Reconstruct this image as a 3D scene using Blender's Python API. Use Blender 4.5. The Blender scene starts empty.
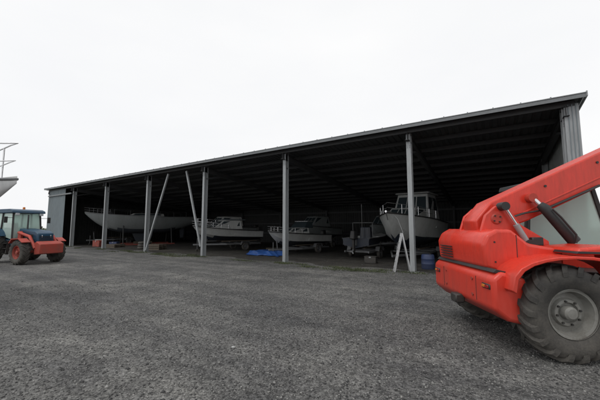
import bpy, math, random
from mathutils import Vector, Matrix
import numpy as np
random.seed(7); np.random.seed(7)
R=math.radians
scene=bpy.context.scene
COL=scene.collection
YAW=32.4
F=Vector((-math.sin(R(YAW)),math.cos(R(YAW)),0)); RT=Vector((math.cos(R(YAW)),math.sin(R(YAW)),0))

# ------------------------------------------------------------ materials
def newmat(name):
    m=bpy.data.materials.new(name); m.use_nodes=True
    nt=m.node_tree; b=nt.nodes['Principled BSDF']
    return m,nt,b
def N(nt,t,**k):
    n=nt.nodes.new(t)
    for a,v in k.items(): setattr(n,a,v)
    return n
def noise(nt,scale,detail=4,rough=.6,co=None):
    n=N(nt,'ShaderNodeTexNoise'); n.inputs['Scale'].default_value=scale; n.inputs['Detail'].default_value=detail; n.inputs['Roughness'].default_value=rough
    if co is not None: nt.links.new(co,n.inputs['Vector'])
    return n
def ramp(nt,src,p0,p1,c0=(0,0,0,1),c1=(1,1,1,1)):
    r=N(nt,'ShaderNodeValToRGB'); r.color_ramp.elements[0].position=p0; r.color_ramp.elements[1].position=p1
    r.color_ramp.elements[0].color=c0; r.color_ramp.elements[1].color=c1
    nt.links.new(src,r.inputs[0]); return r
def mixc(nt,fac,a,b,mode='MIX'):
    m=N(nt,'ShaderNodeMix',data_type='RGBA',blend_type=mode)
    if isinstance(fac,(int,float)): m.inputs[0].default_value=fac
    else: nt.links.new(fac,m.inputs[0])
    for s,i in ((a,6),(b,7)):
        if isinstance(s,tuple): m.inputs[i].default_value=s if len(s)==4 else (*s,1)
        else: nt.links.new(s,m.inputs[i])
    return m.outputs[2]
def paint(name,col,rough=.4,dirt=.35,metal=0,dirtcol=(.09,.08,.065),bump=.05,low=True,scale=3,stretch=False):
    m,nt,b=newmat(name)
    g=N(nt,'ShaderNodeNewGeometry'); pos=g.outputs['Position']
    p2=pos
    if stretch:
        mp=N(nt,'ShaderNodeMapping'); mp.inputs['Scale'].default_value=(1,1,.18); nt.links.new(pos,mp.inputs[0]); p2=mp.outputs[0]
    n1=noise(nt,scale,6,.65,p2); n2=noise(nt,scale*9,4,.6,p2)
    r1=ramp(nt,n1.outputs[0],.45,.8)
    sub=N(nt,'ShaderNodeMath',operation='MULTIPLY'); nt.links.new(r1.outputs[0],sub.inputs[0]); sub.inputs[1].default_value=dirt
    fac=sub.outputs[0]
    if low:
        sx=N(nt,'ShaderNodeSeparateXYZ'); nt.links.new(pos,sx.inputs[0])
        mr=N(nt,'ShaderNodeMapRange'); nt.links.new(sx.outputs[2],mr.inputs[0]); mr.inputs[1].default_value=1.3; mr.inputs[2].default_value=.2; mr.inputs[3].default_value=0; mr.inputs[4].default_value=dirt*1.7
        mu=N(nt,'ShaderNodeMath',operation='MULTIPLY'); nt.links.new(mr.outputs[0],mu.inputs[0]); nt.links.new(n2.outputs[0],mu.inputs[1])
        ad=N(nt,'ShaderNodeMath',operation='ADD',use_clamp=True); nt.links.new(mu.outputs[0],ad.inputs[0]); nt.links.new(fac,ad.inputs[1]); fac=ad.outputs[0]
    v=ramp(nt,n2.outputs[0],.25,.8,(.82,.82,.82,1),(1.05,1.05,1.05,1))
    c=mixc(nt,1.0,(*col,1),v.outputs[0],'MULTIPLY')
    c=mixc(nt,fac,c,(*dirtcol,1))
    nt.links.new(c,b.inputs['Base Color'])
    rr=N(nt,'ShaderNodeMapRange'); nt.links.new(fac,rr.inputs[0]); rr.inputs[3].default_value=rough; rr.inputs[4].default_value=.85
    nt.links.new(rr.outputs[0],b.inputs['Roughness'])
    b.inputs['Metallic'].default_value=metal
    if bump:
        bp=N(nt,'ShaderNodeBump'); bp.inputs['Strength'].default_value=bump; bp.inputs['Distance'].default_value=.02
        nt.links.new(n2.outputs[0],bp.inputs['Height']); nt.links.new(bp.outputs[0],b.inputs['Normal'])
    return m
M={}
M['red']=paint('red_paint',(.74,.05,.028),.27,.42,dirtcol=(.16,.06,.045),stretch=True)
M['redold']=paint('old_red_paint',(.46,.05,.03),.55,.5)
M['blue']=paint('blue_paint',(.012,.06,.115),.4,.35)
M['black']=paint('black_plastic',(.022,.022,.023),.5,.3)
M['rubber']=paint('tyre_rubber',(.03,.029,.028),.85,.65,dirtcol=(.1,.092,.08),scale=6)
M['rimgrey']=paint('rim_grey',(.3,.3,.28),.55,.6,scale=5)
M['rimwhite']=paint('rim_pale',(.5,.52,.54),.5,.4)
M['steel']=paint('galvanised_steel',(.36,.38,.39),.5,.35,metal=.25,low=False,stretch=True)
M['fascia']=paint('fascia_steel',(.2,.215,.225),.5,.3,low=False)
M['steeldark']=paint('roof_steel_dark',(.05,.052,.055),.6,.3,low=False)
M['chrome']=paint('polished_rod',(.75,.75,.76),.15,.1,metal=.9,low=False)
M['cladding']=paint('grey_cladding',(.2,.24,.26),.5,.3,low=False,scale=.8,stretch=True)
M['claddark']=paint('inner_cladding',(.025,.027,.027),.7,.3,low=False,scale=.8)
M['cladside']=paint('side_cladding',(.36,.38,.37),.6,.35,low=False,scale=.8,stretch=True)
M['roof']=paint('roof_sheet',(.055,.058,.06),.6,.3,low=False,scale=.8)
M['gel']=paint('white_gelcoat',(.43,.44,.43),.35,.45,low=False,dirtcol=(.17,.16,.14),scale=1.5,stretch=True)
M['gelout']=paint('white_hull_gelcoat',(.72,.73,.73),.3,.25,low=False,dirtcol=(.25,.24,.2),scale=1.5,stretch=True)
M['gelgrey']=paint('grey_hull_paint',(.24,.26,.26),.45,.4,low=False,dirtcol=(.11,.11,.1),scale=1.5,stretch=True)
M['geldark']=paint('navy_hull_paint',(.025,.033,.05),.4,.3,low=False,scale=1.5)
M['antifoul']=paint('antifoul_paint',(.04,.048,.06),.8,.4,low=False)
M['alu']=paint('dull_aluminium',(.18,.185,.19),.5,.3,metal=.4,low=False)
M['wood']=paint('weathered_timber',(.12,.095,.07),.8,.4)
M['bluetarp']=paint('blue_tarpaulin',(.015,.075,.28),.5,.35,bump=.4,low=False)
M['bluedrum']=paint('blue_plastic',(.02,.05,.16),.4,.3)
M['orange']=paint('orange_lens',(.7,.2,.02),.3,.1)
M['ladder']=paint('ladder_aluminium',(.6,.61,.62),.4,.2,metal=.2)
M['canvas']=paint('grey_canvas',(.1,.12,.135),.85,.3,low=False,bump=.3)
M['lens']=paint('red_lens',(.4,.01,.01),.2,.1)
M['concrete']=paint('concrete_pad',(.2,.2,.19),.85,.4)
def glassmat(name,col,tr):
    m,nt,b=newmat(name)
    b.inputs['Base Color'].default_value=(*col,1); b.inputs['Roughness'].default_value=.06
    b.inputs['Transmission Weight'].default_value=tr; b.inputs['IOR'].default_value=1.45
    return m
M['glass']=glassmat('cab_glass',(.74,.9,.84),.6)
M['win']=glassmat('dark_window',(.03,.04,.045),0)

def gravel(name,gain,tint=(1,1,1)):
    m,nt,b=newmat(name)
    g=N(nt,'ShaderNodeNewGeometry'); pos=g.outputs['Position']
    v=N(nt,'ShaderNodeTexVoronoi'); v.inputs['Scale'].default_value=38; nt.links.new(pos,v.inputs['Vector'])
    v2=N(nt,'ShaderNodeTexVoronoi'); v2.inputs['Scale'].default_value=85; nt.links.new(pos,v2.inputs['Vector'])
    sc=N(nt,'ShaderNodeSeparateColor'); nt.links.new(v.outputs['Color'],sc.inputs[0])
    sc2=N(nt,'ShaderNodeSeparateColor'); nt.links.new(v2.outputs['Color'],sc2.inputs[0])
    k=gain
    c1=ramp(nt,sc.outputs[0],0,1,(.03*k,.03*k,.031*k,1),(.25*k,.25*k,.245*k,1))
    c2=ramp(nt,sc2.outputs[0],0,1,(.05*k,.05*k,.05*k,1),(.2*k,.2*k,.195*k,1))
    c=mixc(nt,.45,c1.outputs[0],c2.outputs[0])
    big=noise(nt,.3,5,.6,pos); med=noise(nt,2.2,6,.75,pos); fine=noise(nt,13,5,.75,pos); midn=noise(nt,.9,5,.7,pos)
    mp=N(nt,'ShaderNodeMapping'); mp.inputs['Rotation'].default_value=(0,0,R(-18)); mp.inputs['Scale'].default_value=(.12,1.3,1); nt.links.new(pos,mp.inputs[0])
    trk=noise(nt,1.0,4,.55,mp.outputs[0])
    bv=ramp(nt,big.outputs[0],.35,.65,(.74,.74,.76,1),(1.2,1.19,1.17,1))
    nv=ramp(nt,midn.outputs[0],.35,.65,(.82,.82,.83,1),(1.16,1.16,1.14,1))
    mv=ramp(nt,med.outputs[0],.33,.68,(.7,.7,.7,1),(1.27,1.27,1.26,1))
    fv=ramp(nt,fine.outputs[0],.32,.68,(.64,.64,.64,1),(1.32,1.32,1.32,1))
    tv=ramp(nt,trk.outputs[0],.38,.62,(.76,.76,.77,1),(1.18,1.17,1.15,1))
    for x in (bv,nv,mv,fv,tv): c=mixc(nt,1.0,c,x.outputs[0],'MULTIPLY')
    c=mixc(nt,1.0,c,(*tint,1),'MULTIPLY')
    nt.links.new(c,b.inputs['Base Color']); b.inputs['Roughness'].default_value=.86
    b.inputs['Specular IOR Level'].default_value=.3
    add=N(nt,'ShaderNodeMath',operation='MULTIPLY_ADD'); nt.links.new(v.outputs['Distance'],add.inputs[0]); add.inputs[1].default_value=-1; nt.links.new(fine.outputs[0],add.inputs[2])
    bp=N(nt,'ShaderNodeBump'); bp.inputs['Strength'].default_value=.9; bp.inputs['Distance'].default_value=.02
    nt.links.new(add.outputs[0],bp.inputs['Height']); nt.links.new(bp.outputs[0],b.inputs['Normal'])
    return m
M['gravel']=gravel('gravel_ground',1.03)
M['floorshade']=gravel('shaded_floor_gravel',.42,(1.05,1.0,.92))  # darkened, warmer gravel: the shed's interior shade is put into the colour
m,nt,b=newmat('stone_chips')
oi=N(nt,'ShaderNodeAttribute',attribute_name='tone')
cr=ramp(nt,oi.outputs['Fac'],0,1,(.035,.035,.036,1),(.33,.325,.31,1)); nt.links.new(cr.outputs[0],b.inputs['Base Color']); b.inputs['Roughness'].default_value=.9
M['stones']=m
m,nt,b=newmat('grass')
g=N(nt,'ShaderNodeNewGeometry'); n=noise(nt,1.4,8,.7,g.outputs['Position'])
cr=ramp(nt,n.outputs[0],.3,.7,(.04,.055,.025,1),(.1,.115,.055,1)); nt.links.new(cr.outputs[0],b.inputs['Base Color']); b.inputs['Roughness'].default_value=.95
M['grass']=m

# ------------------------------------------------------------ mesh helpers
def empty(name,loc=(0,0,0),rot=0):
    e=bpy.data.objects.new(name,None); COL.objects.link(e); e.location=loc; e.rotation_euler=(0,0,R(rot)); e.empty_display_size=.2
    return e
def mk(name,verts,faces,mat,parent=None,smooth=False,ang=35,bevel=0,segs=2):
    me=bpy.data.meshes.new(name); me.from_pydata([tuple(v) for v in verts],[],faces); me.update()
    o=bpy.data.objects.new(name,me); COL.objects.link(o)
    if mat: me.materials.append(M[mat] if isinstance(mat,str) else mat)
    if parent: o.parent=parent
    if smooth:
        me.polygons.foreach_set('use_smooth',[True]*len(me.polygons)); me.set_sharp_from_angle(angle=R(ang))
    if bevel:
        bm=o.modifiers.new('bevel','BEVEL'); bm.width=bevel; bm.segments=segs; bm.limit_method='ANGLE'; bm.angle_limit=R(30)
        me.polygons.foreach_set('use_smooth',[True]*len(me.polygons)); me.set_sharp_from_angle(angle=R(50))
    return o
BF=[(0,3,2,1),(4,5,6,7),(0,1,5,4),(1,2,6,5),(2,3,7,6),(3,0,4,7)]
def box(name,p,lo,hi,mat,bevel=0.008,segs=1):
    x0,y0,z0=lo;x1,y1,z1=hi
    return mk(name,[(x0,y0,z0),(x1,y0,z0),(x1,y1,z0),(x0,y1,z0),(x0,y0,z1),(x1,y0,z1),(x1,y1,z1),(x0,y1,z1)],BF,mat,p,bevel=bevel,segs=segs)
def beam(name,p,a,b,w,h,mat,up=(0,0,1),bevel=0):
    a=Vector(a);b=Vector(b);d=(b-a).normalized();u=Vector(up)
    s=d.cross(u)
    if s.length<1e-3: s=d.cross(Vector((0,1,0)))
    s.normalize(); u=s.cross(d).normalized()
    vs=[]
    for q in (a,b):
        for i,j in ((-1,-1),(1,-1),(1,1),(-1,1)): vs.append(q+s*(i*w/2)+u*(j*h/2))
    return mk(name,vs,[(0,1,2,3),(7,6,5,4),(0,4,5,1),(1,5,6,2),(2,6,7,3),(3,7,4,0)],mat,p,bevel=bevel)
def tube(name,p,pts,r,mat,seg=10,closed=False):
    pts=[Vector(q) for q in pts]; vs=[];fs=[]; n=len(pts)
    rs=r if isinstance(r,(list,tuple)) else [r]*n
    pu=None
    for i,q in enumerate(pts):
        if closed: d=(pts[(i+1)%n]-pts[i-1]).normalized()
        else: d=(pts[min(i+1,n-1)]-pts[max(i-1,0)]).normalized()
        if pu is None: u=Vector((0,0,1)) if abs(d.z)<.9 else Vector((1,0,0))
        else: u=pu
        s=d.cross(u).normalized(); u=s.cross(d).normalized(); pu=u
        for k in range(seg):
            a=2*math.pi*k/seg; vs.append(q+s*(math.cos(a)*rs[i])+u*(math.sin(a)*rs[i]))
    for i in range(n if closed else n-1):
        j=(i+1)%n
        for k in range(seg):
            l=(k+1)%seg; fs.append((i*seg+k,i*seg+l,j*seg+l,j*seg+k))
    if not closed: fs.append(tuple(range(seg-1,-1,-1))); fs.append(tuple(range((n-1)*seg,n*seg)))
    return mk(name,vs,fs,mat,p,smooth=True,ang=50)
def extr(name,p,prof,y0,y1,mat,bevel=.01,segs=2):
    n=len(prof); vs=[(x,y0,z) for x,z in prof]+[(x,y1,z) for x,z in prof]
    fs=[tuple(range(n)),tuple(range(2*n-1,n-1,-1))]+[(i,i+n,(i+1)%n+n,(i+1)%n) for i in range(n)]
    return mk(name,vs,fs,mat,p,bevel=bevel,segs=segs)
def revolve(name,p,prof,c,mat,seg=40,ang=35,axis='y'):
    vs=[];fs=[];n=len(prof)
    for k in range(seg):
        a=2*math.pi*k/seg
        for r,y in prof:
            if axis=='y': vs.append((c[0]+r*math.cos(a),c[1]+y,c[2]+r*math.sin(a)))
            else: vs.append((c[0]+r*math.cos(a),c[1]+r*math.sin(a),c[2]+y))
    for k in range(seg):
        l=(k+1)%seg
        for i in range(n-1): fs.append((k*n+i,k*n+i+1,l*n+i+1,l*n+i))
    return mk(name,vs,fs,mat,p,smooth=True,ang=ang)
def hexa(name,p,bot,top,mat,bevel=.02):
    return mk(name,list(bot)+list(top),BF,mat,p,bevel=bevel)
def pane(name,p,q,u0,u1,v0,v1,mat='win',off=.004):
    q=[Vector(a) for a in q]
    def P(u,v): return q[0].lerp(q[1],u).lerp(q[3].lerp(q[2],u),v)
    n=(q[1]-q[0]).cross(q[3]-q[0]).normalized()
    vs=[P(u0,v0),P(u1,v0),P(u1,v1),P(u0,v1)]
    return mk(name,[a+n*off for a in vs]+[a-n*.01 for a in vs],[(0,1,2,3),(7,6,5,4),(0,4,5,1),(1,5,6,2),(2,6,7,3),(3,7,4,0)],mat,p)
def wheel(p,name,c,Rr,w,rimr,side,rim='rimgrey',lugs=0,lugh=.035):
    hw=w/2
    prof=[(rimr,-hw*.72),(rimr+.03,-hw*.92),((rimr+Rr)*.52,-hw*1.03),(Rr*.93,-hw*.95),(Rr*.975,-hw*.78),(Rr,-hw*.4),(Rr*1.004,0),(Rr,hw*.4),(Rr*.975,hw*.78),(Rr*.93,hw*.95),((rimr+Rr)*.52,hw*1.03),(rimr+.03,hw*.92),(rimr,hw*.72)]
    revolve(name+'_tyre',p,prof,c,'rubber',48,60)
    if lugs:
        vs=[];fs=[]
        for k in range(lugs):
            for sd in (-1,1):
                a0=2*math.pi*(k+(.5 if sd>0 else 0))/lugs; dl=2*math.pi/lugs
                st=[(-.08,0.0,1),(.35,.45,1),(.8,.8,.985),(1.0,1.0,.93),(1.04,1.05,.86)]
                base=len(vs)
                for yy,da,rr in st:
                    for t,rh in ((-.5,0),(.5,0),(.38,1),(-.38,1)):
                        a=a0+dl*(da*.95)+t*dl*.42
                        r=Rr*rr-.02+rh*(lugh+.02)
                        y=sd*yy*hw
                        vs.append((c[0]+r*math.cos(a),c[1]+y,c[2]+r*math.sin(a)))
                for i in range(len(st)-1):
                    for j in range(4):
                        k2=(j+1)%4; fs.append((base+i*4+j,base+i*4+k2,base+i*4+4+k2,base+i*4+4+j))
                fs.append((base,base+1,base+2,base+3)); e=base+4*(len(st)-1); fs.append((e+3,e+2,e+1,e))
        mk(name+'_tread_lugs',vs,fs,'rubber',p)
    s=side
    rp=[(rimr+.012,s*hw*.9),(rimr+.018,s*hw*.8),(rimr*.93,s*hw*.74),(rimr*.9,s*hw*.35),(rimr*.84,s*hw*.2),(rimr*.62,s*hw*.26),(rimr*.55,s*hw*.46),(rimr*.44,s*hw*.48),(rimr*.40,s*hw*.3),(rimr*.3,s*hw*.3),(rimr*.28,s*hw*.7),(rimr*.2,s*hw*.8),(0.001,s*hw*.81)]
    revolve(name+'_rim',p,rp,c,rim,40,30)
    revolve(name+'_rim_back',p,[(rimr+.01,-s*hw*.85),(rimr*.9,-s*hw*.5),(.001,-s*hw*.45)],c,'black',30,30)
    for k in range(8):
        a=2*math.pi*k/8+.2; r=rimr*.49
        revolve(name+'_bolt_%d'%(k+1),p,[(.001,s*(hw*.48+.02)),(.014,s*(hw*.48+.02)),(.014,s*hw*.4)],(c[0]+r*math.cos(a),c[1],c[2]+r*math.sin(a)),'black',6)

def hull(p,L,B,zk,zs0,zs1,kind='planing',mat='gel',cockpit=.45,drop=.45,rail='black',x0=0,stripe=None,plumb=.6,rake=.55):
    n=30; P=[];sheer=[]
    for i in range(n+1):
        s=i/n; x=x0+L*s
        zs=zs0+(zs1-zs0)*s**1.7
        if kind=='planing':
            bs=B/2*(.93+.07*min(1,s/.35))*(1-(max(0,s-.4)/.6)**2.5)
            bc=B/2*.86*(1-(max(0,s-.3)/.7)**1.8)
            zkk=zk+(zs-zk)*(max(0,s-plumb)/(1-plumb))**2.6
            zc=zkk+(zs-zkk)*(.3+.12*s); 
            pts=[(0,zkk),(bc*.5,zkk+(zc-zkk)*.5),(bc,zc),(bc+.03*(1-s),zc+.015),(bc+(bs-bc)*.35,zc+(zs-zc)*.45),(bc+(bs-bc)*.75,zc+(zs-zc)*.8),(bs,zs)]
        else:
            bs=B/2*(1-abs((s-.42)/(.58 if s>.42 else .75))**2.2)
            zkk=zk+(zs-zk)*(max(0,s-rake)/(1-rake))**(2.6 if rake==.55 else 1.5)+(zs-zk)*.55*(max(0,.35-s)/.35)**1.6
            zs=zs+ .12*(2*s-1)**2
            pts=[]
            for j in range(8):
                th=j/7*math.pi/2
                pts.append((bs*math.sin(th)**.85,zs-(zs-zkk)*math.cos(th)**1.15 if j<7 else zs))
        P.append((x,pts)); sheer.append((x,bs,zs))
    m_=len(P[0][1]); vs=[];fs=[]
    for sg in (1,-1):
        base=len(vs)
        for x,pts in P:
            for y,z in pts: vs.append((x,sg*y,z))
        for i in range(n):
            for j in range(m_-1):
                a=base+i*m_+j; q=(a,a+1,a+m_+1,a+m_)
                fs.append(q if sg<0 else q[::-1])
    h=(n+1)*m_
    fs.append(tuple([j for j in range(m_)]+[h+j for j in range(m_-1,0,-1)]))
    o=mk('hull',vs,fs,mat,p,smooth=True,ang=22)
    if kind!='planing' or stripe:
        me=o.data; me.materials.append(M[stripe or 'antifoul'])
        zl=zk+(zs0-zk)*(.42 if kind=='planing' else .3)
        for f in me.polygons:
            if f.center.z<zl: f.material_index=1
    vs=[];fs=[]; st=[]
    for (x,b_,z) in sheer:
        s=(x-x0)/L; st.append((x,b_,z,0 if s>=cockpit else drop))
    rows=[]
    for i,(x,b_,z,d) in enumerate(st):
        if i>0 and st[i-1][3]!=d: rows.append((x,b_,z,st[i-1][3]))
        rows.append((x,b_,z,d))
    for x,b_,z,d in rows:
        bi=max(b_-.12,.0); c=.05 if d==0 else 0
        for y,zz in ((b_,z),(bi,z+.01),(bi,z-d),(0,z-d+c),(-bi,z-d),(-bi,z+.01),(-b_,z)): vs.append((x,y,zz))
    for i in range(len(rows)-1):
        for j in range(6): a=i*7+j; fs.append((a,a+7,a+8,a+1))
    mk('deck',vs,fs,'gel',p,smooth=True,ang=30)
    pts=[(x,b_+.01,z-.02) for x,b_,z in sheer]+[(x,-b_-.01,z-.02) for x,b_,z in sheer[::-1][1:]]
    tube('rub_rail',p,pts,.03,rail,8)
    return sheer
def bowrail(p,sheer,s0,h,mat='chrome',r=.014,ext=.05):
    sel=[q for i,q in enumerate(sheer) if i>=s0*len(sheer)-1]
    L=[(x,max(b_-.08,.0),z+h) for x,b_,z in sel]; Rr_=[(x,-y,z) for x,y,z in L][::-1][1:]
    tip=[(L[-1][0]+ext,0,L[-1][2])]
    a=L[0]
    tube('bow_rail_top',p,[(a[0]-.15,a[1],a[2]-h)]+L[:-1]+tip+Rr_+[(a[0]-.15,-a[1],a[2]-h)],r,mat,8)
    L2=[(x,y,z-h*.5) for x,y,z in L[:-1]]
    tube('bow_rail_mid',p,L2+[(tip[0][0]-.02,0,tip[0][2]-h*.5)]+[(x,-y,z) for x,y,z in L2[::-1]],r*.8,mat,8)
    k=max(1,len(L)//4); c=0
    for i in range(0,len(L)-1,k):
        x,y,z=L[i]
        for sg in (1,-1):
            c+=1; tube('rail_stanchion_%d'%c,p,[(x,sg*y,z-h),(x,sg*y,z)],r,mat,6)
def cabin(p,name,x0,x1,w0,z0,z1,rf=.5,ra=.15,side=.12,taper=.8,mat='gel'):
    b=[(x0,-w0/2,z0),(x1,-w0/2*taper,z0),(x1,w0/2*taper,z0),(x0,w0/2,z0)]
    w1=w0-2*side
    t=[(x0+ra,-w1/2,z1),(x1-rf,-w1/2*taper,z1),(x1-rf,w1/2*taper,z1),(x0+ra,w1/2,z1)]
    hexa(name,p,b,t,mat,.04)
    fr=[b[1],b[2],t[2],t[1]]
    pane(name+'_windscreen_1',p,fr,.06,.34,.25,.88); pane(name+'_windscreen_2',p,fr,.37,.63,.25,.88); pane(name+'_windscreen_3',p,fr,.66,.94,.25,.88)
    s1=[b[0],b[1],t[1],t[0]]; s2=[b[2],b[3],t[3],t[2]]
    for i,s in enumerate((s1,s2)):
        pane(name+'_side_window_%d'%(2*i+1),p,s,.08,.46,.35,.86); pane(name+'_side_window_%d'%(2*i+2),p,s,.52,.9,.35,.86)
def outboard(p,x,z,mat='black',y=0):
    hexa('outboard_cowl',p,[(x-.5,y-.15,z+.25),(x-.02,y-.17,z+.25),(x-.02,y+.17,z+.25),(x-.5,y+.15,z+.25)],[(x-.42,y-.11,z+.72),(x-.06,y-.13,z+.66),(x-.06,y+.13,z+.66),(x-.42,y+.11,z+.72)],mat,.05)
    extr('outboard_leg',p,[(x-.36,z+.25),(x-.14,z+.25),(x-.18,z-.45),(x-.34,z-.45)],y-.06,y+.06,mat,.02)
    tube('outboard_gearcase',p,[(x-.45,y,z-.4),(x-.1,y,z-.4)],[.06,.03],mat)
    box('outboard_bracket',p,(x-.16,y-.1,z-.1),(x+.02,y+.1,z+.22),'alu')
    for k in range(3):
        a=2*math.pi*k/3; beam('propeller_blade_%d'%(k+1),p,(x-.47,y,z-.4),(x-.47,y+.13*math.cos(a),z-.4+.13*math.sin(a)),.07,.012,'alu',up=(1,.4,0))
def trailer(loc,rot,L,w,z=.45,axle=.3,name='boat_trailer'):
    p=empty(name,loc,rot)
    for i,s in enumerate((-1,1)):
        beam('side_rail_%d'%(i+1),p,(0,s*w/2,z),(L*.6,s*w/2,z),.06,.1,'alu')
        beam('drawbar_%d'%(i+1),p,(L*.6,s*w/2,z),(L*1.05,0,z),.06,.1,'alu')
        wheel(p,'wheel_%d'%(i+1),(L*axle,s*(w/2+.16),.3),.3,.18,.17,s,'alu')
        extr('mudguard_%d'%(i+1),p,[(L*axle-.42,.42),(L*axle-.3,.66),(L*axle+.3,.66),(L*axle+.42,.42),(L*axle+.38,.42),(L*axle+.27,.63),(L*axle-.27,.63),(L*axle-.38,.42)],s*(w/2+.16)-.12,s*(w/2+.16)+.12,'alu',.004)
        beam('bunk_%d'%(i+1),p,(.2,s*w*.28,z+.2),(L*.65,s*w*.28,z+.2),.1,.06,'wood')
    for k,f in enumerate((.05,.3,.55)): beam('crossmember_%d'%(k+1),p,(L*f,-w/2,z),(L*f,w/2,z),.06,.08,'alu')
    tube('jockey_post',p,[(L*1.0,.12,.15),(L*1.0,.12,z+.45)],.025,'alu'); wheel(p,'jockey_wheel',(L*1.0,.12,.1),.1,.06,.05,1,'black')
    tube('winch_post',p,[(L*.9,0,z),(L*.92,0,z+.75)],.04,'alu'); box('winch',p,(L*.9-.06,-.08,z+.7),(L*.9+.12,.08,z+.86),'black')
    return p

# ------------------------------------------------------------ ground
S=1500
mk('ground',[(-S,-S,0),(S,-S,0),(S,S,0),(-S,S,0)],[(0,1,2,3)],'gravel')
mk('grass_field',[(-S,-S,.004),(-47,-S,.004),(-44,60,.004),(-30,60,.004),(-30,S,.004),(-S,S,.004)],[(0,1,2,3,4,5)],'grass')
mk('grass_field',[(-29,45,.004),(S,45,.004),(S,S,.004),(-29,S,.004)],[(0,1,2,3)],'grass')
def chips(name,cnt,dmin,dmax,smin,smax,pw=1.0,mat='stones'):
    d=dmin+(dmax-dmin)*np.random.rand(cnt)**pw; th=R(90+YAW)+R(52)*(2*np.random.rand(cnt)-1)
    cx=d*np.cos(th); cy=d*np.sin(th); s=smin+(smax-smin)*np.random.rand(cnt)**3
    base=np.array([(1,0,0),(0,1,0),(-1,0,0),(0,-1,0),(0,0,.7),(0,0,-.5)],float)
    V=base[None]*(.6+.8*np.random.rand(cnt,6,1))*s[:,None,None]
    a=np.random.rand(cnt)*6.28; ca,sa=np.cos(a)[:,None],np.sin(a)[:,None]
    x=V[:,:,0]*ca-V[:,:,1]*sa+cx[:,None]; y=V[:,:,0]*sa+V[:,:,1]*ca+cy[:,None]; z=V[:,:,2]+s[:,None]*.15
    V=np.stack([x,y,z],2).reshape(-1,3)
    f=np.array([(0,1,4),(1,2,4),(2,3,4),(3,0,4),(1,0,5),(2,1,5),(3,2,5),(0,3,5)])
    Fc=(f[None]+6*np.arange(cnt)[:,None,None]).reshape(-1,3)
    me=bpy.data.meshes.new(name); me.vertices.add(len(V)); me.vertices.foreach_set('co',V.ravel())
    me.loops.add(Fc.size); me.loops.foreach_set('vertex_index',Fc.ravel().astype(np.int32))
    me.polygons.add(len(Fc)); me.polygons.foreach_set('loop_start',np.arange(0,Fc.size,3,dtype=np.int32))
    me.update(calc_edges=True); me.validate()
    at=me.attributes.new('tone','FLOAT','FACE'); at.data.foreach_set('value',np.repeat(np.random.rand(cnt)**1.8*.9,8).astype(np.float32))
    me.materials.append(M[mat]); o=bpy.data.objects.new(name,me); COL.objects.link(o); return o
chips('gravel_chips',80000,2.0,12,.004,.017,1.15)
chips('coarse_gravel_chips',1200,2.2,16,.012,.028,1.0)
def stone(name,x,y,s,mat):
    bpy.ops.mesh.primitive_ico_sphere_add(subdivisions=2,radius=s,location=(x,y,s*.35)); o=bpy.context.object; o.name=name
    for v_ in o.data.vertices: v_.co*= .8+.4*random.random()
    o.scale=(1,.8,.55); o.data.materials.append(M[mat])
def cp(right,depth): q=F*depth+RT*right; return q.x,q.y
stone('pale_stone',*cp(-.95,4.45),.03,'gel'); stone('pale_stone',*cp(1.0,4.6),.022,'concrete'); stone('pale_stone',*cp(-1.9,3.6),.02,'concrete')
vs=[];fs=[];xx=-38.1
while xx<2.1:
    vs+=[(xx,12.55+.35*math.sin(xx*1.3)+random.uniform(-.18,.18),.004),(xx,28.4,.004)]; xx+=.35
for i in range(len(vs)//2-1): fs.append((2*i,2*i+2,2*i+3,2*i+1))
mk('shed_floor_shade',vs,fs,'floorshade')  # added thin sheet with ragged front edge, painting shade on the ground under the roof

# ------------------------------------------------------------ shed
XL,XR=-38.0,2.24; YF,YB=12.0,28.5; ZF,ZB=5.6,4.0
shed=empty('boat_storage_shed')
def zr(y): return ZF+(ZB-ZF)*(y-YF)/(YB-YF)
def corr(name,a,b,pitch,h,fn,mat):
    vs=[];fs=[];t=a
    seq=[(0,0),(.5,0),(.62,1),(.88,1)]
    while t<b:
        for f,o in seq:
            tt=min(t+f*pitch,b); q0,q1=fn(tt,o*h); vs+= [q0,q1]
        t+=pitch
    q0,q1=fn(b,0); vs+=[q0,q1]
    for i in range(len(vs)//2-1): fs.append((2*i,2*i+2,2*i+3,2*i+1))
    return mk(name,vs,fs,mat,shed)
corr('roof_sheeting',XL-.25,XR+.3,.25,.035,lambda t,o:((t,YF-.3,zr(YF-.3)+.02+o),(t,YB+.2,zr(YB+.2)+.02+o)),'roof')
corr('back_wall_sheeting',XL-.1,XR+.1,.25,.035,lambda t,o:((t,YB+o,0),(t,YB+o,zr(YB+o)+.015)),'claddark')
corr('right_end_wall_sheeting',YF+.05,YB+.02,.25,.035,lambda t,o:((XR+.12+o,t,0),(XR+.12+o,t,zr(t)+.012)),'cladside')
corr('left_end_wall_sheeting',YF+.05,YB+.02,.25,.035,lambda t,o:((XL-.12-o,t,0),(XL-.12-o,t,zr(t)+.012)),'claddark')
corr('front_bay_sheeting',XL-.1,-34.1,.25,.035,lambda t,o:((t,YF+.02-o,.05),(t,YF+.02-o,zr(YF)-.12)),'cladding')
beam('back_eave_closer',shed,(XL,YB+.02,ZB-.05),(XR+.1,YB+.02,ZB-.05),.03,.34,'steeldark')
posts=[-37.9,-32.6,-26.6,-20.6,-14.6,-8.6,-2.6,2.12]
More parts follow.
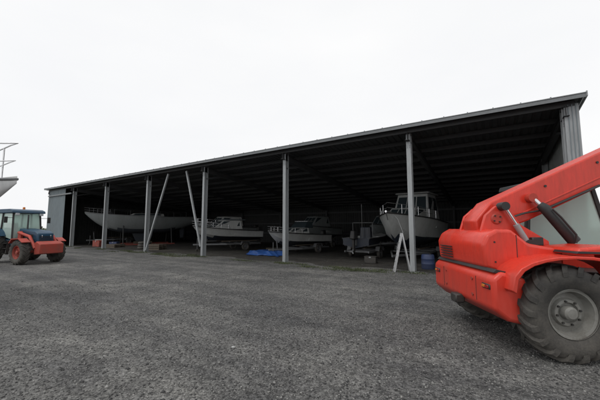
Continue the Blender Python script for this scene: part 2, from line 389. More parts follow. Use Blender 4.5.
def isec(name,a,b,d,w,mat,axis):
    a=Vector(a);b=Vector(b);dr=(b-a).normalized();ax=Vector(axis).normalized();ax=(ax-dr*ax.dot(dr)).normalized()
    beam(name+'_flange_a',shed,a+ax*(d/2),b+ax*(d/2),w,.014,mat,up=ax)
    beam(name+'_flange_b',shed,a-ax*(d/2),b-ax*(d/2),w,.014,mat,up=ax)
    beam(name+'_web',shed,a,b,.01,d-.014,mat,up=ax)
for i,x in enumerate(posts):
    n_='column_%d'%(i+1)
    isec(n_,(x,YF+.22,.02),(x,YF+.22,zr(YF+.2)-.1),.26,.17,'steel',(0,1,0))
    box('base_plate_%d'%(i+1),shed,(x-.2,YF+.02,.013),(x+.2,YF+.42,.035),'steel')
    box('footing_%d'%(i+1),shed,(x-.35,YF-.12,-.1),(x+.35,YF+.56,.012),'concrete',.005)
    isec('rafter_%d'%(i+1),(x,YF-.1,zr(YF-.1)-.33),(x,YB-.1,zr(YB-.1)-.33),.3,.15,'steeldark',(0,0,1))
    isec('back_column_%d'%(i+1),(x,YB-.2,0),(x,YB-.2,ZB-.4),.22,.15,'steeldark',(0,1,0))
    beam('haunch_%d'%(i+1),shed,(x,YF+.3,zr(YF)-.9),(x,YF+1.5,zr(YF+1.5)-.45),.08,.08,'steeldark')
    for z in (.25,.32): 
        for dx_ in (-.05,.05): box('cleat_bolt_%d_%d_%d'%(i,int(z*100),int(dx_*100)),shed,(x+dx_-.012,YF+.07,z+4.6),(x+dx_+.012,YF+.084,z+4.625),'fascia',0)
k=0;y=YF
while y<YB:
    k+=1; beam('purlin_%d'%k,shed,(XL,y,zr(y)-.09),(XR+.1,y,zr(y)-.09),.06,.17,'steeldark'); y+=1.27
for z in (1.1,2.2,3.3): beam('back_girt_%d'%int(z),shed,(XL,YB-.06,z),(XR,YB-.06,z),.08,.14,'steeldark')
for j,z in enumerate((1.2,2.4,3.5)): 
    beam('right_girt_%d'%(j+1),shed,(XR+.04,YF+.4,z),(XR+.04,YB,z),.1,.14,'steel')
for j,y in enumerate((17.5,23)): isec('right_wall_post_%d'%(j+1),(XR-.02,y,0),(XR-.02,y,zr(y)-.2),.2,.14,'steel',(1,0,0))
beam('eave_fascia',shed,(XL-.27,YF-.33,zr(YF-.3)-.03),(XR+.32,YF-.33,zr(YF-.3)-.03),.03,.12,'fascia')
beam('eave_trim',shed,(XL-.27,YF-.34,zr(YF-.3)+.045),(XR+.32,YF-.34,zr(YF-.3)+.045),.05,.02,'steel')
beam('barge_flashing_right',shed,(XR+.33,YF-.35,zr(YF-.35)+.01),(XR+.33,YB+.2,zr(YB+.2)+.01),.03,.16,'steel')
beam('barge_flashing_left',shed,(XL-.28,YF-.35,zr(YF-.35)+.01),(XL-.28,YB+.2,zr(YB+.2)+.01),.03,.16,'steel')
box('corner_flashing',shed,(XR-.16,YF-.02,.02),(XR+.19,YF+.03,zr(YF)-.1),'steel',.004)
for k in range(3): beam('corner_flashing_rib_%d'%(k+1),shed,(XR-.06+.09*k,YF-.03,.03),(XR-.06+.09*k,YF-.03,zr(YF)-.12),.02,.02,'cladding')
beam('left_bay_door_track',shed,(-37.9,YF-.06,4.9),(-32.6,YF-.06,4.9),.1,.12,'fascia')
beam('wind_brace_1',shed,(-20.45,YF+.12,.15),(-18.2,YF+.12,5.33),.11,.09,'steel',up=(0,1,0))
beam('wind_brace_2',shed,(-14.75,YF+.12,.6),(-16.3,YF+.12,5.33),.11,.09,'steel',up=(0,1,0))
vs=[];fs=[]
x=XL
while x<XR:
    b0=len(vs); s=.018
    for a_,b_,c_ in ((-1,-1,0),(1,-1,0),(1,1,0),(-1,1,0),(-1,-1,2),(1,-1,2),(1,1,2),(-1,1,2)): vs.append((x+a_*s,YF-.31+b_*s,zr(YF-.3)+.056+c_*s))
    fs+=[tuple(b0+i for i in f) for f in BF]; x+=.75
mk('roof_screw_caps',vs,fs,'fascia',shed)

# ------------------------------------------------------------ telehandler
pt=F*5.0+RT*3.51
T=empty('telehandler',(pt.x,pt.y,0),YAW-3)
for nm,x,y,s in (('rear_right_wheel',0,-.92,-1),('rear_left_wheel',0,.92,1),('front_right_wheel',2.85,-.92,-1),('front_left_wheel',2.85,.92,1)):
    wheel(T,nm,(x,y,.61),.58,.42,.30,s,'rimgrey',lugs=18,lugh=.035)
for i,x in enumerate((0,2.85)):
    tube('axle_%d'%(i+1),T,[(x,-.75,.61),(x,-.3,.61),(x,0,.61),(x,.3,.61),(x,.75,.61)],[.1,.12,.2,.12,.1],'black',14)
extr('chassis',T,[(-.6,.55),(-.5,.48),(3.4,.48),(3.5,.6),(3.5,.95),(-.6,1.1)],-.42,.42,'black',.02)
extr('rear_counterweight',T,[(-.72,.47),(-.5,.42),(-.44,.6),(-.46,1.03),(-.78,1.12),(-.9,1.02),(-.9,.62)],-.98,.98,'red',.05,3)
for i,y in enumerate((-.55,.55)):
    box('counterweight_seam_%d'%(i+1),T,(-.9025,y-.005,.66),(-.88,y+.005,1.0),'black',0)
for i,(y,z) in enumerate(((-.45,.72),(-.45,.95),(.45,.72),(.45,.95))):
    tube('counterweight_bolt_%d'%(i+1),T,[(-.89,y,z),(-.915,y,z)],.024,'redold',6)
extr('rear_body',T,[(-.42,1.0),(-.84,1.14),(-.87,1.46),(-.8,1.6),(-.66,1.68),(-.45,1.68),(-.22,1.48),(.24,1.4),(.24,1.05)],-.72,.86,'red',.045,3)
extr('body_shutline',T,[(-.86,1.1),(-.5,1.02),(-.46,1.06),(-.82,1.145)],-.93,.93,'black',.005)
box('body_panel_seam',T,(-.4,-.7235,1.12),(-.392,-.715,1.6),'black',0)
for i,(x,z) in enumerate(((-.7,1.22),(-.7,1.5),(-.46,1.22),(-.33,1.22),(.1,1.3))):
    revolve('panel_screw_%d'%(i+1),T,[(.001,-.006),(.013,-.006),(.013,.004)],(x,-.72,z),'black',8)
for k in range(5):
    beam('grille_slat_%d'%(k+1),T,(-.868-.003*k,.25,1.2+.045*k),(-.868-.003*k,.7,1.2+.045*k),.02,.015,'black',up=(0,0,1))
for i,y in enumerate((-.82,.82)):
    box('rear_lamp_housing_%d'%(i+1),T,(-.915,y-.1,.87),(-.885,y+.1,.94),'black',.01)
    box('rear_lamp_lens_%d'%(i+1),T,(-.925,y-.08,.885),(-.91,y-.0,.925),'lens',.004)
    box('rear_indicator_lens_%d'%(i+1),T,(-.925,y+.01,.885),(-.91,y+.08,.925),'orange',.004)
box('tow_hitch',T,(-1.0,-.1,.5),(-.85,.1,.64),'black',.02)
for i,y in enumerate((-.36,.30)):
    extr('boom_tower_%d'%(i+1),T,[(-.74,1.55),(-.62,1.9),(-.46,2.04),(-.26,2.0),(-.1,1.75),(.3,1.5),(.3,1.2),(-.6,1.2)],y-.03,y+.03,'red',.012)
    revolve('boom_pivot_cap_%d'%(i+1),T,[(.001,-.05),(.07,-.05),(.085,-.035),(.085,.035),(.07,.05),(.001,.05)],(-.46,y,1.84),'redold',20)
    for k in range(4): 
        a=k*math.pi/2+.6; revolve('pivot_bolt_%d_%d'%(i,k),T,[(.001,-.065),(.012,-.065),(.012,-.04)],(-.46+.055*math.cos(a),y,1.84+.055*math.sin(a)),'black',6)
ang=R(24.5); bx,bz=-.46,1.84; dx,dz=math.cos(ang),math.sin(ang); yb=-.03
def bp_(l,h): return (bx+dx*l-dz*h,bz+dz*l+dx*h)
extr('boom_outer',T,[bp_(-.3,-.12),bp_(-.24,.08),bp_(.12,.25),bp_(4.0,.25),bp_(4.0,-.22),bp_(.5,-.26),bp_(0,-.22)],yb-.22,yb+.22,'red',.03,3)
extr('boom_side_rib',T,[bp_(.45,-.13),bp_(.45,-.105),bp_(3.8,-.085),bp_(3.8,-.11)],yb-.229,yb-.2,'red',.006)
for k in range(3):
    q0=bp_(1.0+.9*k,.12); revolve('boom_wear_pad_bolt_%d'%(k+1),T,[(.001,-.012),(.02,-.012),(.02,.004)],(q0[0],yb-.22,q0[1]),'black',8)
extr('boom_collar',T,[bp_(3.85,-.26),bp_(3.85,.28),bp_(4.06,.28),bp_(4.06,-.26)],yb-.25,yb+.25,'red',.012)
extr('boom_inner',T,[bp_(3.9,-.17),bp_(3.9,.18),bp_(4.7,.18),bp_(4.7,-.17)],yb-.16,yb+.16,'redold',.015)
hx,hz=bp_(4.6,0)
extr('boom_head',T,[(hx-.1,hz-.15),(hx+.2,hz+.2),(hx+.5,hz-.1),(hx+.55,hz-.75),(hx+.3,hz-.85),(hx+.2,hz-.4)],yb-.14,yb+.14,'red',.02)
box('fork_carriage',T,(hx+.5,-.6,hz-1.15),(hx+.58,.6,hz-.4),'black',.01)
for i,y in enumerate((-.4,.4)): extr('fork_%d'%(i+1),T,[(hx+.59,hz-.4),(hx+.65,hz-.4),(hx+.65,hz-1.1),(hx+1.8,hz-1.13),(hx+1.8,hz-1.16),(hx+.59,hz-1.17)],y-.06,y+.06,'black',.004)
tube('tilt_ram_rod',T,[(-.37,-.46,2.02),(-.2,-.46,1.72)],.024,'chrome',14); tube('tilt_ram_barrel',T,[(-.22,-.46,1.75),(-.06,-.46,1.46)],.042,'steel',14)
revolve('ram_eye_1',T,[(.001,-.06),(.065,-.06),(.065,.08),(.001,.08)],(-.38,-.45,2.03),'black',18)
revolve('ram_eye_2',T,[(.001,-.06),(.06,-.06),(.06,.06),(.001,.06)],(-.06,-.45,1.47),'black',18)
tube('lift_ram_barrel',T,[(.22,-.36,2.06),(.26,-.4,2.0),(.62,-.44,1.5)],[.055,.075,.085],'black',18); tube('lift_ram_rod',T,[(.15,-.3,2.18),(.24,-.37,2.03)],.035,'chrome',14)
revolve('lift_ram_eye',T,[(.001,-.09),(.07,-.09),(.07,.06),(.001,.06)],(.14,-.26,2.17),'redold',18)
tube('hydraulic_crossover_pipe',T,[(.3,-.5,1.98),(.38,-.54,1.86),(.56,-.56,1.6),(.55,-.56,1.48)],.014,'black',8)
for k in range(3):
    y=-.29-.03*k; tube('hydraulic_hose_%d'%(k+1),T,[(.0,y,1.42),(-.12,y-.03,1.6),(-.22,y-.02,1.86),(.0,y+.0,1.93),(.3,y+.01,1.98),(1.2,y+.02,2.37)],.013,'black',8)
box('lubrication_block',T,(-.02,-.5,1.44),(.14,-.42,1.56),'black',.01)
def fender(nm,xc,y0,y1):
    prof=[];inn=[]
    for k in range(13):
        a=math.pi*(0.98-.96*k/12)
        X=xc+.82*math.cos(a); Z=.76+.58*max(0,math.sin(a))**.5
        prof.append((X,Z)); inn.append((xc+(X-xc)*.94,Z-.04))
    extr(nm,T,prof+inn[::-1],y0,y1,'red',.01)
fender('rear_right_fender',.06,-1.16,-.60); fender('rear_left_fender',.06,.60,1.16)
fender('front_right_fender',2.85,-1.16,-.62); fender('front_left_fender',2.85,.62,1.16)
extr('engine_cover',T,[(.1,1.355),(.14,1.44),(.5,1.47),(1.9,1.42),(2.05,1.3),(2.0,1.0),(1.85,.62),(1.0,.6),(.96,1.0),(.86,1.355)],-1.1,-.42,'red',.035,3)
extr('engine_cover_seal',T,[(.09,1.37),(.12,1.40),(2.06,1.36),(2.07,1.33)],-1.106,-.5,'black',.004)
for k in range(7): beam('engine_vent_%d'%(k+1),T,(1.15,-1.103,.75+.06*k),(1.8,-1.103,.75+.06*k),.012,.02,'black')
extr('left_side_tank',T,[(.95,.55),(2.0,.55),(2.0,1.0),(.95,1.0)],.45,1.1,'black',.03)
cy0,cy1=.24,1.02
for nm,a,b_ in (('cab_pillar_1',(.35,cy0,1.0),(.5,cy0+.03,2.42)),('cab_pillar_2',(.35,cy1,1.0),(.5,cy1-.05,2.42)),('cab_pillar_3',(1.85,cy0,1.0),(1.55,cy0+.03,2.42)),('cab_pillar_4',(1.85,cy1,1.0),(1.55,cy1-.05,2.42)),('cab_pillar_5',(1.05,cy1,1.0),(1.05,cy1-.05,2.42))):
    beam(nm,T,a,b_,.06,.07,'black',bevel=.01)
extr('cab_roof',T,[(.42,2.4),(.45,2.5),(1.5,2.5),(1.66,2.42),(1.6,2.38)],cy0-.02,cy1,'black',.02)
extr('cab_lower_panel',T,[(.32,.9),(.32,1.4),(1.9,1.3),(1.9,.7)],cy0-.01,cy1+.01,'red',.02)
def glass(nm,vs,par): 
    n=(Vector(vs[1])-Vector(vs[0])).cross(Vector(vs[3])-Vector(vs[0])).normalized()*.005
    mk(nm,[Vector(v_)+n for v_ in vs]+[Vector(v_)-n for v_ in vs],[(0,1,2,3),(7,6,5,4),(0,4,5,1),(1,5,6,2),(2,6,7,3),(3,7,4,0)],'glass',par)
glass('cab_rear_glass',[(.35,cy0,1.4),(.35,cy1,1.4),(.5,cy1-.05,2.4),(.5,cy0+.03,2.4)],T)
glass('cab_right_glass',[(.38,cy0,1.4),(1.83,cy0,1.33),(1.55,cy0+.03,2.4),(.5,cy0+.03,2.4)],T)
glass('cab_left_glass',[(.38,cy1,1.4),(1.83,cy1,1.33),(1.55,cy1-.05,2.4),(.5,cy1-.05,2.4)],T)
glass('cab_windscreen',[(1.85,cy0,1.33),(1.85,cy1,1.33),(1.55,cy1-.05,2.4),(1.55,cy0+.03,2.4)],T)
extr('seat',T,[(.7,1.1),(.65,1.7),(.75,1.73),(.85,1.3),(1.2,1.28),(1.2,1.15)],.42,.85,'black',.03)
tube('steering_column',T,[(1.55,.63,1.1),(1.38,.63,1.55)],.03,'black')
tube('steering_wheel',T,[(1.36+.06*math.cos(a),.63+.18*math.sin(a),1.57+.15*math.cos(a)) for a in [i*math.pi/8 for i in range(16)]],.014,'black',8,True)

# ------------------------------------------------------------ tractor (facing right, three-quarter)
pt=F*15.7+RT*(-14.95)
A=empty('farm_tractor',(pt.x,pt.y,0),YAW-22)
for nm,x,y,s in (('rear_wheel_1',0,-.82,-1),('rear_wheel_2',0,.82,1)): wheel(A,nm,(x,y,.83),.81,.46,.42,s,'rimwhite',lugs=20,lugh=.045)
for nm,x,y,s in (('front_wheel_1',2.35,-.75,-1),('front_wheel_2',2.35,.75,1)): wheel(A,nm,(x,y,.57),.55,.32,.3,s,'redold',lugs=18,lugh=.03)
tube('rear_axle',A,[(0,-.8,.82),(0,-.3,.82),(0,.3,.82),(0,.8,.82)],[.1,.18,.18,.1],'blue',14)
tube('front_axle',A,[(2.35,-.7,.57),(2.35,.7,.57)],.07,'redold')
extr('transmission',A,[(-.35,.6),(-.4,1.1),(.2,1.25),(3.0,1.0),(3.0,.65),(1.0,.5)],-.22,.22,'black',.02)
extr('bonnet',A,[(1.3,1.0),(1.3,1.68),(2.6,1.56),(2.85,1.44),(2.88,.95)],-.34,.34,'blue',.05,3)
box('bonnet_side_grille',A,(1.6,-.349,1.12),(2.5,-.335,1.4),'black',.004)
for k in range(5): box('front_grille_slat_%d'%(k+1),A,(2.87,-.27,1.0+.07*k),(2.89,.27,1.03+.07*k),'black',.003)
for i,y in enumerate((-.18,.18)): revolve('headlamp_%d'%(i+1),A,[(.001,0),(.07,0),(.07,.03)],(2.82,y,1.3),'rimwhite',16)
for i,y in enumerate((-.42,.42)):
    extr('loader_upright_%d'%(i+1),A,[(1.45,.6),(1.5,1.5),(1.66,1.55),(1.75,1.4),(1.7,.6)],y-.05,y+.05,'redold',.01)
    tube('loader_arm_%d'%(i+1),A,[(1.6,y*1.15,1.48),(2.5,y*1.15,1.3),(3.0,y*1.15,.75)],.07,'redold',8)
    tube('loader_ram_%d'%(i+1),A,[(1.6,y*1.15,.9),(2.4,y*1.15,1.2)],.035,'black',8)
    extr('front_mudguard_%d'%(i+1),A,[(1.75,1.0),(1.95,1.2),(2.5,1.22),(2.85,1.05),(2.83,1.02),(2.5,1.18),(1.97,1.16),(1.78,.97)],y*1.8-.17,y*1.8+.17,'redold',.006)
extr('front_ballast_block',A,[(2.95,.45),(2.95,1.0),(3.1,1.08),(3.4,.95),(3.4,.5)],-.5,.5,'redold',.03)
for sd,nm in ((-1,'rear_fender_1'),(1,'rear_fender_2')):
    prof=[];inn=[]
    for k in range(10):
        a=math.pi*(.93-.75*k/9); prof.append((.92*math.cos(a),.82+.92*math.sin(a))); inn.append((.88*math.cos(a),.82+.88*math.sin(a)))
    y=sorted((sd*.58,sd*1.04)); extr(nm,A,prof+inn[::-1],y[0],y[1],'blue',.01)
for i,(a,b_) in enumerate((((-.6,-.62,1.1),(-.45,-.58,2.45)),((-.6,.62,1.1),(-.45,.58,2.45)),((1.3,-.6,1.0),(1.15,-.55,2.45)),((1.3,.6,1.0),(1.15,.55,2.45)),((.35,-.64,1.2),(.35,-.58,2.45)),((.35,.64,1.2),(.35,.58,2.45)))): beam('cab_pillar_%d'%(i+1),A,a,b_,.07,.07,'black')
extr('cab_roof',A,[(-.62,2.44),(-.56,2.58),(-.3,2.64),(1.1,2.64),(1.34,2.56),(1.38,2.44)],-.7,.7,'blue',.03,3)
extr('cab_floor_panel',A,[(-.6,1.0),(-.6,1.45),(-.4,1.45),(.3,1.15),(1.28,1.1),(1.28,.85)],-.6,.6,'blue',.02)
glass('cab_rear_window',[(-.58,-.58,1.45),(-.58,.58,1.45),(-.46,.55,2.43),(-.46,-.55,2.43)],A)
glass('cab_windscreen',[(1.3,-.58,1.2),(1.3,.58,1.2),(1.16,.53,2.43),(1.16,-.53,2.43)],A)
glass('cab_side_window_1',[(-.55,-.61,1.5),(1.25,-.6,1.15),(1.14,-.56,2.43),(-.44,-.58,2.43)],A); glass('cab_side_window_2',[(-.55,.61,1.5),(1.25,.6,1.15),(1.14,.56,2.43),(-.44,.58,2.43)],A)
extr('seat',A,[(-.15,1.3),(-.2,1.95),(-.1,1.98),(.0,1.5),(.35,1.48),(.35,1.35)],-.25,.25,'black',.03)
tube('steering_wheel',A,[(.8+.05*math.cos(a),.18*math.sin(a),1.6+.12*math.cos(a)) for a in [i*math.pi/8 for i in range(16)]],.016,'black',8,True)
tube('exhaust',A,[(1.7,-.2,1.5),(1.7,-.2,2.35)],.035,'steeldark')
revolve('beacon',A,[(.001,.16),(.05,.15),(.06,.0)],(.2,.3,2.645),'orange',14,axis='z')
for i,y in enumerate((-.5,.5)):
    box('front_work_lamp_%d'%(i+1),A,(1.36,y-.08,2.32),(1.42,y+.08,2.43),'rimwhite',.01); box('tail_lamp_%d'%(i+1),A,(-.9,y*1.6-.1,1.35),(-.82,y*1.6+.1,1.45),'lens',.01)
    beam('lower_link_%d'%(i+1),A,(-.2,y*.7,.6),(-1.1,y*.9,.5),.04,.08,'black'); beam('lift_rod_%d'%(i+1),A,(-.4,y*.7,1.15),(-.75,y*.8,.55),.04,.04,'black')
    tube('mirror_arm_%d'%(i+1),A,[(1.2,y*1.15,2.2),(1.3,y*1.8,2.2)],.012,'black',6); box('mirror_%d'%(i+1),A,(1.29,y*1.8-.07,1.95),(1.32,y*1.8+.07,2.25),'black',.01)
for k in range(3): box('cab_step_%d'%(k+1),A,(.9,-.78,.45+.25*k),(1.2,-.6,.47+.25*k),'black',.003)
for i,x in enumerate((.9,1.2)): beam('step_side_%d'%(i+1),A,(x,-.7,.43),(x,-.66,1.1),.02,.12,'black')
tube('top_link',A,[(-.4,0,1.1),(-1.1,0,1.0)],.03,'black')

# ------------------------------------------------------------ boats
def B_(name,x,y,rot): return empty(name,(x,y,0),rot)
b1=B_('cabin_cruiser',-3.6,20.9,-93)
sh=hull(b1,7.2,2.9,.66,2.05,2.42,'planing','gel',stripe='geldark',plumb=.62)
cabin(b1,'coachroof',2.4,5.6,2.1,2.15,2.75,.9,.0,.15,.7)
cabin(b1,'wheelhouse',1.2,3.6,2.2,2.2,3.65,.75,.1,.18,.9)
hexa('wheelhouse_roof',b1,[(.9,-1.05,3.66),(3.1,-.95,3.66),(3.1,.95,3.66),(.9,1.05,3.66)],[(1.0,-1.0,3.74),(3.0,-.9,3.74),(3.0,.9,3.74),(1.0,1.0,3.74)],'gel',.03)
bowrail(b1,sh,.5,.45); outboard(b1,0,1.2)
tube('anchor_roller',b1,[(6.7,0,2.43),(7.4,0,2.45)],.05,'chrome'); tube('anchor_shank',b1,[(7.35,0,2.37),(7.15,0,2.07)],.025,'alu')
tube('bow_rope',b1,[(6.9,.1,2.4),(6.8,.35,2.1),(6.6,.5,1.5),(6.7,.45,1.1)],.012,'ladder',6)
trailer((-3.6,20.7,0),-93,6.2,2.0,.4,.3)
b2=B_('fishing_boat',-10.8,20.0,-99)
sh=hull(b2,5.4,2.1,.52,1.25,1.5,'planing','gel',stripe='antifoul')
cabin(b2,'cuddy',2.3,4.3,1.6,1.32,1.72,.7,.0,.12,.7)
hexa('windscreen_frame',b2,[(1.9,-.75,1.7),(2.7,-.65,1.72),(2.7,.65,1.72),(1.9,.75,1.7)],[(1.9,-.68,2.15),(2.3,-.55,2.15),(2.3,.55,2.15),(1.9,.68,2.15)],'win',.02)
tube('windscreen_top_rail',b2,[(1.9,-.7,2.16),(2.3,-.57,2.16),(2.3,.57,2.16),(1.9,.7,2.16)],.02,'chrome')
bowrail(b2,sh,.6,.3); outboard(b2,0,.85)
trailer((-10.8,19.8,0),-99,4.9,1.6,.36,.3)
b3=B_('sports_boat',-16.6,19.4,-108)
sh=hull(b3,5.4,2.2,.75,1.5,1.85,'planing','gel',stripe='geldark')
cabin(b3,'cabin',1.8,4.2,1.8,1.6,2.3,1.0,.1,.16,.7); bowrail(b3,sh,.55,.35); outboard(b3,0,1.1)
hexa('roof',b3,[(1.5,-.85,2.31),(3.2,-.7,2.31),(3.2,.7,2.31),(1.5,.85,2.31)],[(1.6,-.8,2.37),(3.1,-.65,2.37),(3.1,.65,2.37),(1.6,.8,2.37)],'canvas',.02)
trailer((-16.6,19.2,0),-108,4.9,1.7,.5,.3)
b4=B_('sports_boat',-19.6,22.5,-100)
sh=hull(b4,6.2,2.3,.9,1.75,2.1,'planing','gelgrey',stripe='geldark'); cabin(b4,'cabin',2,4.8,1.9,1.85,2.7,1.0,.1,.16,.7); bowrail(b4,sh,.55,.4); outboard(b4,0,1.3)
trailer((-19.6,22.3,0),-100,5.4,1.7,.6,.3)
b5=B_('dinghy',-6.3,15.6,88)
sh=hull(b5,4.3,1.7,.6,1.15,1.35,'planing','geldark',stripe='antifoul'); outboard(b5,0,.85)
hexa('console',b5,[(1.3,-.35,.8),(1.8,-.35,.8),(1.8,.35,.8),(1.3,.35,.8)],[(1.4,-.3,1.75),(1.65,-.3,1.75),(1.65,.3,1.75),(1.4,.3,1.75)],'geldark',.03)
tube('aerial_pole',b5,[(1.2,.1,.8),(1.15,.1,3.1)],.018,'alu'); tube('rod_rack',b5,[(1.0,-.6,1.1),(1.0,-.6,2.0),(1.0,.6,2.0),(1.0,.6,1.1)],.022,'alu')
for k in range(4): tube('fishing_rod_%d'%(k+1),b5,[(1.0,-.4+.25*k,1.2),(.7,-.45+.27*k,2.6)],[.012,.004],'black',6)
trailer((-6.3,15.7,0),88,4.2,1.4,.4,.3)
b6=B_('motor_boat',-6.6,25.5,-92)
sh=hull(b6,5.6,2.2,.8,1.7,2.0,'planing','gelgrey',stripe='geldark'); cabin(b6,'cabin',1.8,4.4,1.8,1.8,2.6,1.0,.1,.16,.7,mat='gelgrey'); trailer((-6.6,25.4,0),-92,5,1.7,.5,.3)
b7=B_('motor_boat',-12.8,26.0,-95)
sh=hull(b7,5.8,2.3,.8,1.7,2.0,'planing','gelgrey',stripe='geldark'); cabin(b7,'cabin',1.8,4.4,1.8,1.8,2.7,1.0,.1,.16,.7,mat='gelgrey'); trailer((-12.8,25.8,0),-95,5,1.7,.5,.3)
b8=B_('sailing_yacht',-29.3,22.8,-112)
sh=hull(b8,10.2,3.0,1.15,2.85,3.1,'sail','gelgrey',cockpit=.0,rail='alu')
cabin(b8,'coachroof',3.2,6.6,1.8,2.9,3.22,.5,.05,.1,.65); bowrail(b8,sh,.8,.45,mat='alu')
extr('fin_keel',b8,[(4.0,1.35),(6.2,1.35),(5.7,.3),(4.4,.3)],-.1,.1,'antifoul',.03); extr('rudder',b8,[(.9,1.9),(1.4,1.8),(1.3,.6),(.95,.65)],-.04,.04,'antifoul',.01)
for i,(x,s) in enumerate(((2.5,1),(2.5,-1),(7,1),(7,-1))): tube('cradle_prop_%d'%(i+1),b8,[(x,s*1.5,0),(x,s*.95,1.95)],.05,'steeldark')
beam('cradle_base_1',b8,(2.2,-1.5,.06),(7.2,-1.5,.06),.12,.12,'redold'); beam('cradle_base_2',b8,(2.2,1.5,.06),(7.2,1.5,.06),.12,.12,'redold'); box('keel_block',b8,(4.2,-.3,0),(5.9,.3,.3),'wood')
tube('lifeline_1',b8,[(x,b_-.05,z+.5) for x,b_,z in sh[3:25]],.008,'alu',6); tube('lifeline_2',b8,[(x,-b_+.05,z+.5) for x,b_,z in sh[3:25]],.008,'alu',6)
for k,i in enumerate(range(3,24,4)):
    x,b_,z=sh[i]
    for s in (1,-1): tube('stanchion_%d_%d'%(k,s+2),b8,[(x,s*(b_-.05),z),(x,s*(b_-.05),z+.51)],.012,'alu',6)
q=F*6.3+RT*(-6.28)
b9=empty('yacht_on_stands',(q.x-RT.x*8.4,q.y-RT.y*8.4,0),YAW+2)
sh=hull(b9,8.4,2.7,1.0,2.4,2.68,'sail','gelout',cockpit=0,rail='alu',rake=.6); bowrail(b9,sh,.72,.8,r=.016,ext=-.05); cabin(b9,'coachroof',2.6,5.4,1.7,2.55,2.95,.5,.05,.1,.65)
extr('fin_keel',b9,[(3.2,1.2),(5.0,1.2),(4.7,.25),(3.5,.25)],-.1,.1,'antifoul',.03); box('keel_block',b9,(3.2,-.3,0),(5.0,.3,.25),'wood')
for i,(x,s) in enumerate(((2.2,1),(2.2,-1),(5.0,1),(5.0,-1))): tube('prop_%d'%(i+1),b9,[(x,s*1.5,0),(x,s*.9,1.75)],.05,'redold')

# ------------------------------------------------------------ small objects
Ld=empty('step_ladder',(-3.3,12.1,0),20)
for i,s in enumerate((-.2,.2)):
    beam('stile_%d'%(i+1),Ld,(0,s,0),(.32,s*.75,1.5),.03,.06,'ladder'); beam('back_leg_%d'%(i+1),Ld,(.6,s,0),(.34,s*.75,1.48),.025,.035,'ladder')
for k in range(6): t=(k+.7)/6.2; beam('tread_%d'%(k+1),Ld,(.32*t,-.2+.05*t,1.5*t),(.32*t,.2-.05*t,1.5*t),.08,.03,'ladder')
D=empty('plastic_drum',(-2.3,13.6,0)); revolve('drum_body',D,[(.001,0),(.24,0),(.26,.03),(.26,.2),(.27,.22),(.26,.24),(.26,.4),(.27,.42),(.26,.44),(.25,.56),(.22,.6),(.001,.6)],(0,0,0),'bluedrum',24,40,'z'); revolve('drum_cap',D,[(.001,.63),(.04,.63),(.04,.59)],(.1,0,0),'black',12,40,'z')
n=40;vs=[];fs=[]
rs=np.random.rand(40,4)
for i in range(n):
    for j in range(n):
        u,v_=i/(n-1)*2-1,j/(n-1)*2-1; e=max(0,1-(u*u+v_*v_)**.5)
        h=sum(abs(math.sin((r_[0]*9-4)*u+(r_[1]*11-5)*v_+r_[2]*6))*.035 for r_ in rs[:9])*min(1,.15+e*3)
        vs.append((u*1.4+.16*math.sin(5*v_)+.08*math.sin(13*v_),v_*.75+.14*math.sin(4*u)+.07*math.sin(11*u),.01+h+.1*e))
for i in range(n-1):
    for j in range(n-1): a=i*n+j; fs.append((a,a+n,a+n+1,a+1))
o=mk('tarpaulin',vs,fs,'bluetarp',None,smooth=True,ang=25); o.location=(-12.1,15.1,0)
def pallet(x,y,r,k):
    P=empty('wooden_pallet',(x,y,0),r)
    for l in range(k):
        z=l*.15
        for i in range(7): box('slat_%d_%d'%(l,i+1),P,(-.6+.18*i,-.5,z+.1),(-.6+.18*i+.12,.5,z+.125),'wood',.003)
        for i in range(3): box('bearer_%d_%d'%(l,i+1),P,(-.6,-.5+.45*i,z),(.6,-.4+.45*i,z+.1),'wood',.003)
pallet(-22.5,14.2,20,3); pallet(-13.2,17.4,40,2); pallet(-28.2,13.9,8,2)
def crate(x,y,r,s,mat,name='storage_box'):
    C=empty(name,(x,y,0),r); box('body',C,(-s,-s*.7,0),(s,s*.7,s*1.1),mat,.03,2); box('lid',C,(-s*1.04,-s*.74,s*1.1+.002),(s*1.04,s*.74,s*1.22),mat,.02,2); box('latch',C,(-.05,-s*.77,s*.95),(.05,-s*.742,s*1.15),'steel',.004)
crate(-30.5,13.6,10,.45,'redold'); crate(-31.6,14.2,-12,.5,'gel'); crate(-29.4,14.4,30,.35,'bluedrum'); crate(-5.0,14.3,5,.28,'black'); crate(-24.6,14.5,5,.4,'black')
trailer((-34.5,19.0,0),-80,5,1.8,.5,.3,'boat_trailer')
W=empty('used_tyre_stack',(-24.0,13.9,0))
for k in range(3): revolve('tyre_%d'%(k+1),W,[(.2,.03),(.28,0),(.34,.05),(.34,.15),(.28,.2),(.2,.17),(.2,.03)],(.02*k,.01*k,.2*k),'rubber',28,60,'z')
vs=[];fs=[]
cl=[(random.uniform(-30,-3),random.gauss(-.25,.3),random.uniform(.15,.6)) for _ in range(40)]+[(px,0,.25) for px in posts[1:7]]*3
for k in range(7500):
    c_=random.choice(cl); x=c_[0]+random.gauss(0,c_[2]); y=YF+c_[1]+random.gauss(0,.12); h=random.uniform(.02,.1); a=random.random()*6.28; w=.012
    b0=len(vs); vs+=[(x-w*math.cos(a),y-w*math.sin(a),.005),(x+w*math.cos(a),y+w*math.sin(a),.005),(x+.05*math.sin(a),y+.05*math.cos(a),h)]; fs.append((b0,b0+1,b0+2))
mk('weeds',vs,fs,'grass')
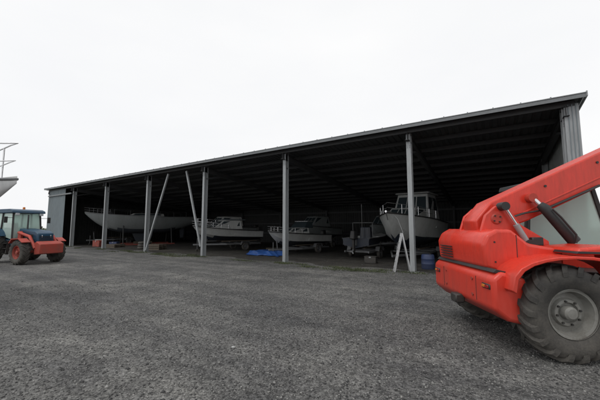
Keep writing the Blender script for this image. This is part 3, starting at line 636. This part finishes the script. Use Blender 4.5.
def hedge(name,x0,y0,x1,y1,hm):
    vs=[];fs=[]
    for k in range(9000):
        t=random.random(); hh=hm*(.6+.4*math.sin(t*37)*math.sin(t*91)+.2*random.random()); z=random.random()*hh
        c=Vector((x0+(x1-x0)*t+random.gauss(0,.8),y0+(y1-y0)*t+random.gauss(0,.8),z)); s=random.uniform(.2,.5)
        b0=len(vs)
        for _ in range(3): vs.append(c+Vector((random.uniform(-s,s),random.uniform(-s,s),random.uniform(-s,s))))
        fs.append((b0,b0+1,b0+2))
    mk(name,vs,fs,'grass')
hedge('hedge',-95,-40,-85,90,2.6)

# ------------------------------------------------------------ world, sun, camera
w=bpy.data.worlds.new('World'); scene.world=w; w.use_nodes=True; nt=w.node_tree
bg=nt.nodes['Background']; sky=N(nt,'ShaderNodeTexSky',sky_type='NISHITA'); sky.sun_disc=False
SE,SR=R(55),R(200); sky.sun_elevation=SE; sky.sun_rotation=SR; sky.dust_density=4; sky.ozone_density=1
hs=N(nt,'ShaderNodeHueSaturation'); hs.inputs['Saturation'].default_value=.25; nt.links.new(sky.outputs[0],hs.inputs['Color'])
tc=N(nt,'ShaderNodeTexCoord'); mpn=N(nt,'ShaderNodeMapping'); mpn.inputs['Scale'].default_value=(1,1,3); nt.links.new(tc.outputs['Generated'],mpn.inputs[0])
cn=noise(nt,1.3,4,.5,mpn.outputs[0]); cr=ramp(nt,cn.outputs[0],.3,.75,(8.9,9.0,9.2,1),(9.8,9.8,9.8,1))
mx=mixc(nt,.92,hs.outputs[0],cr.outputs[0]); nt.links.new(mx,bg.inputs['Color']); bg.inputs['Strength'].default_value=.108
sd=bpy.data.lights.new('sun','SUN'); sd.energy=.8; sd.angle=R(20); sd.color=(1,.97,.93); so=bpy.data.objects.new('sun',sd); COL.objects.link(so)
dirv=Vector((math.sin(SR)*math.cos(SE),math.cos(SR)*math.cos(SE),math.sin(SE)))
so.rotation_euler=dirv.to_track_quat('Z','Y').to_euler(); so.location=dirv*50
cd=bpy.data.cameras.new('camera'); cd.lens=18; cd.sensor_width=36; cd.clip_end=5000; cd.clip_start=.05
co=bpy.data.objects.new('camera',cd); COL.objects.link(co); co.location=(0,0,1.7); co.rotation_euler=(R(90+5.33),0,R(YAW)); scene.camera=co
scene.view_settings.view_transform='Standard'; scene.view_settings.look='None'; scene.view_settings.exposure=0
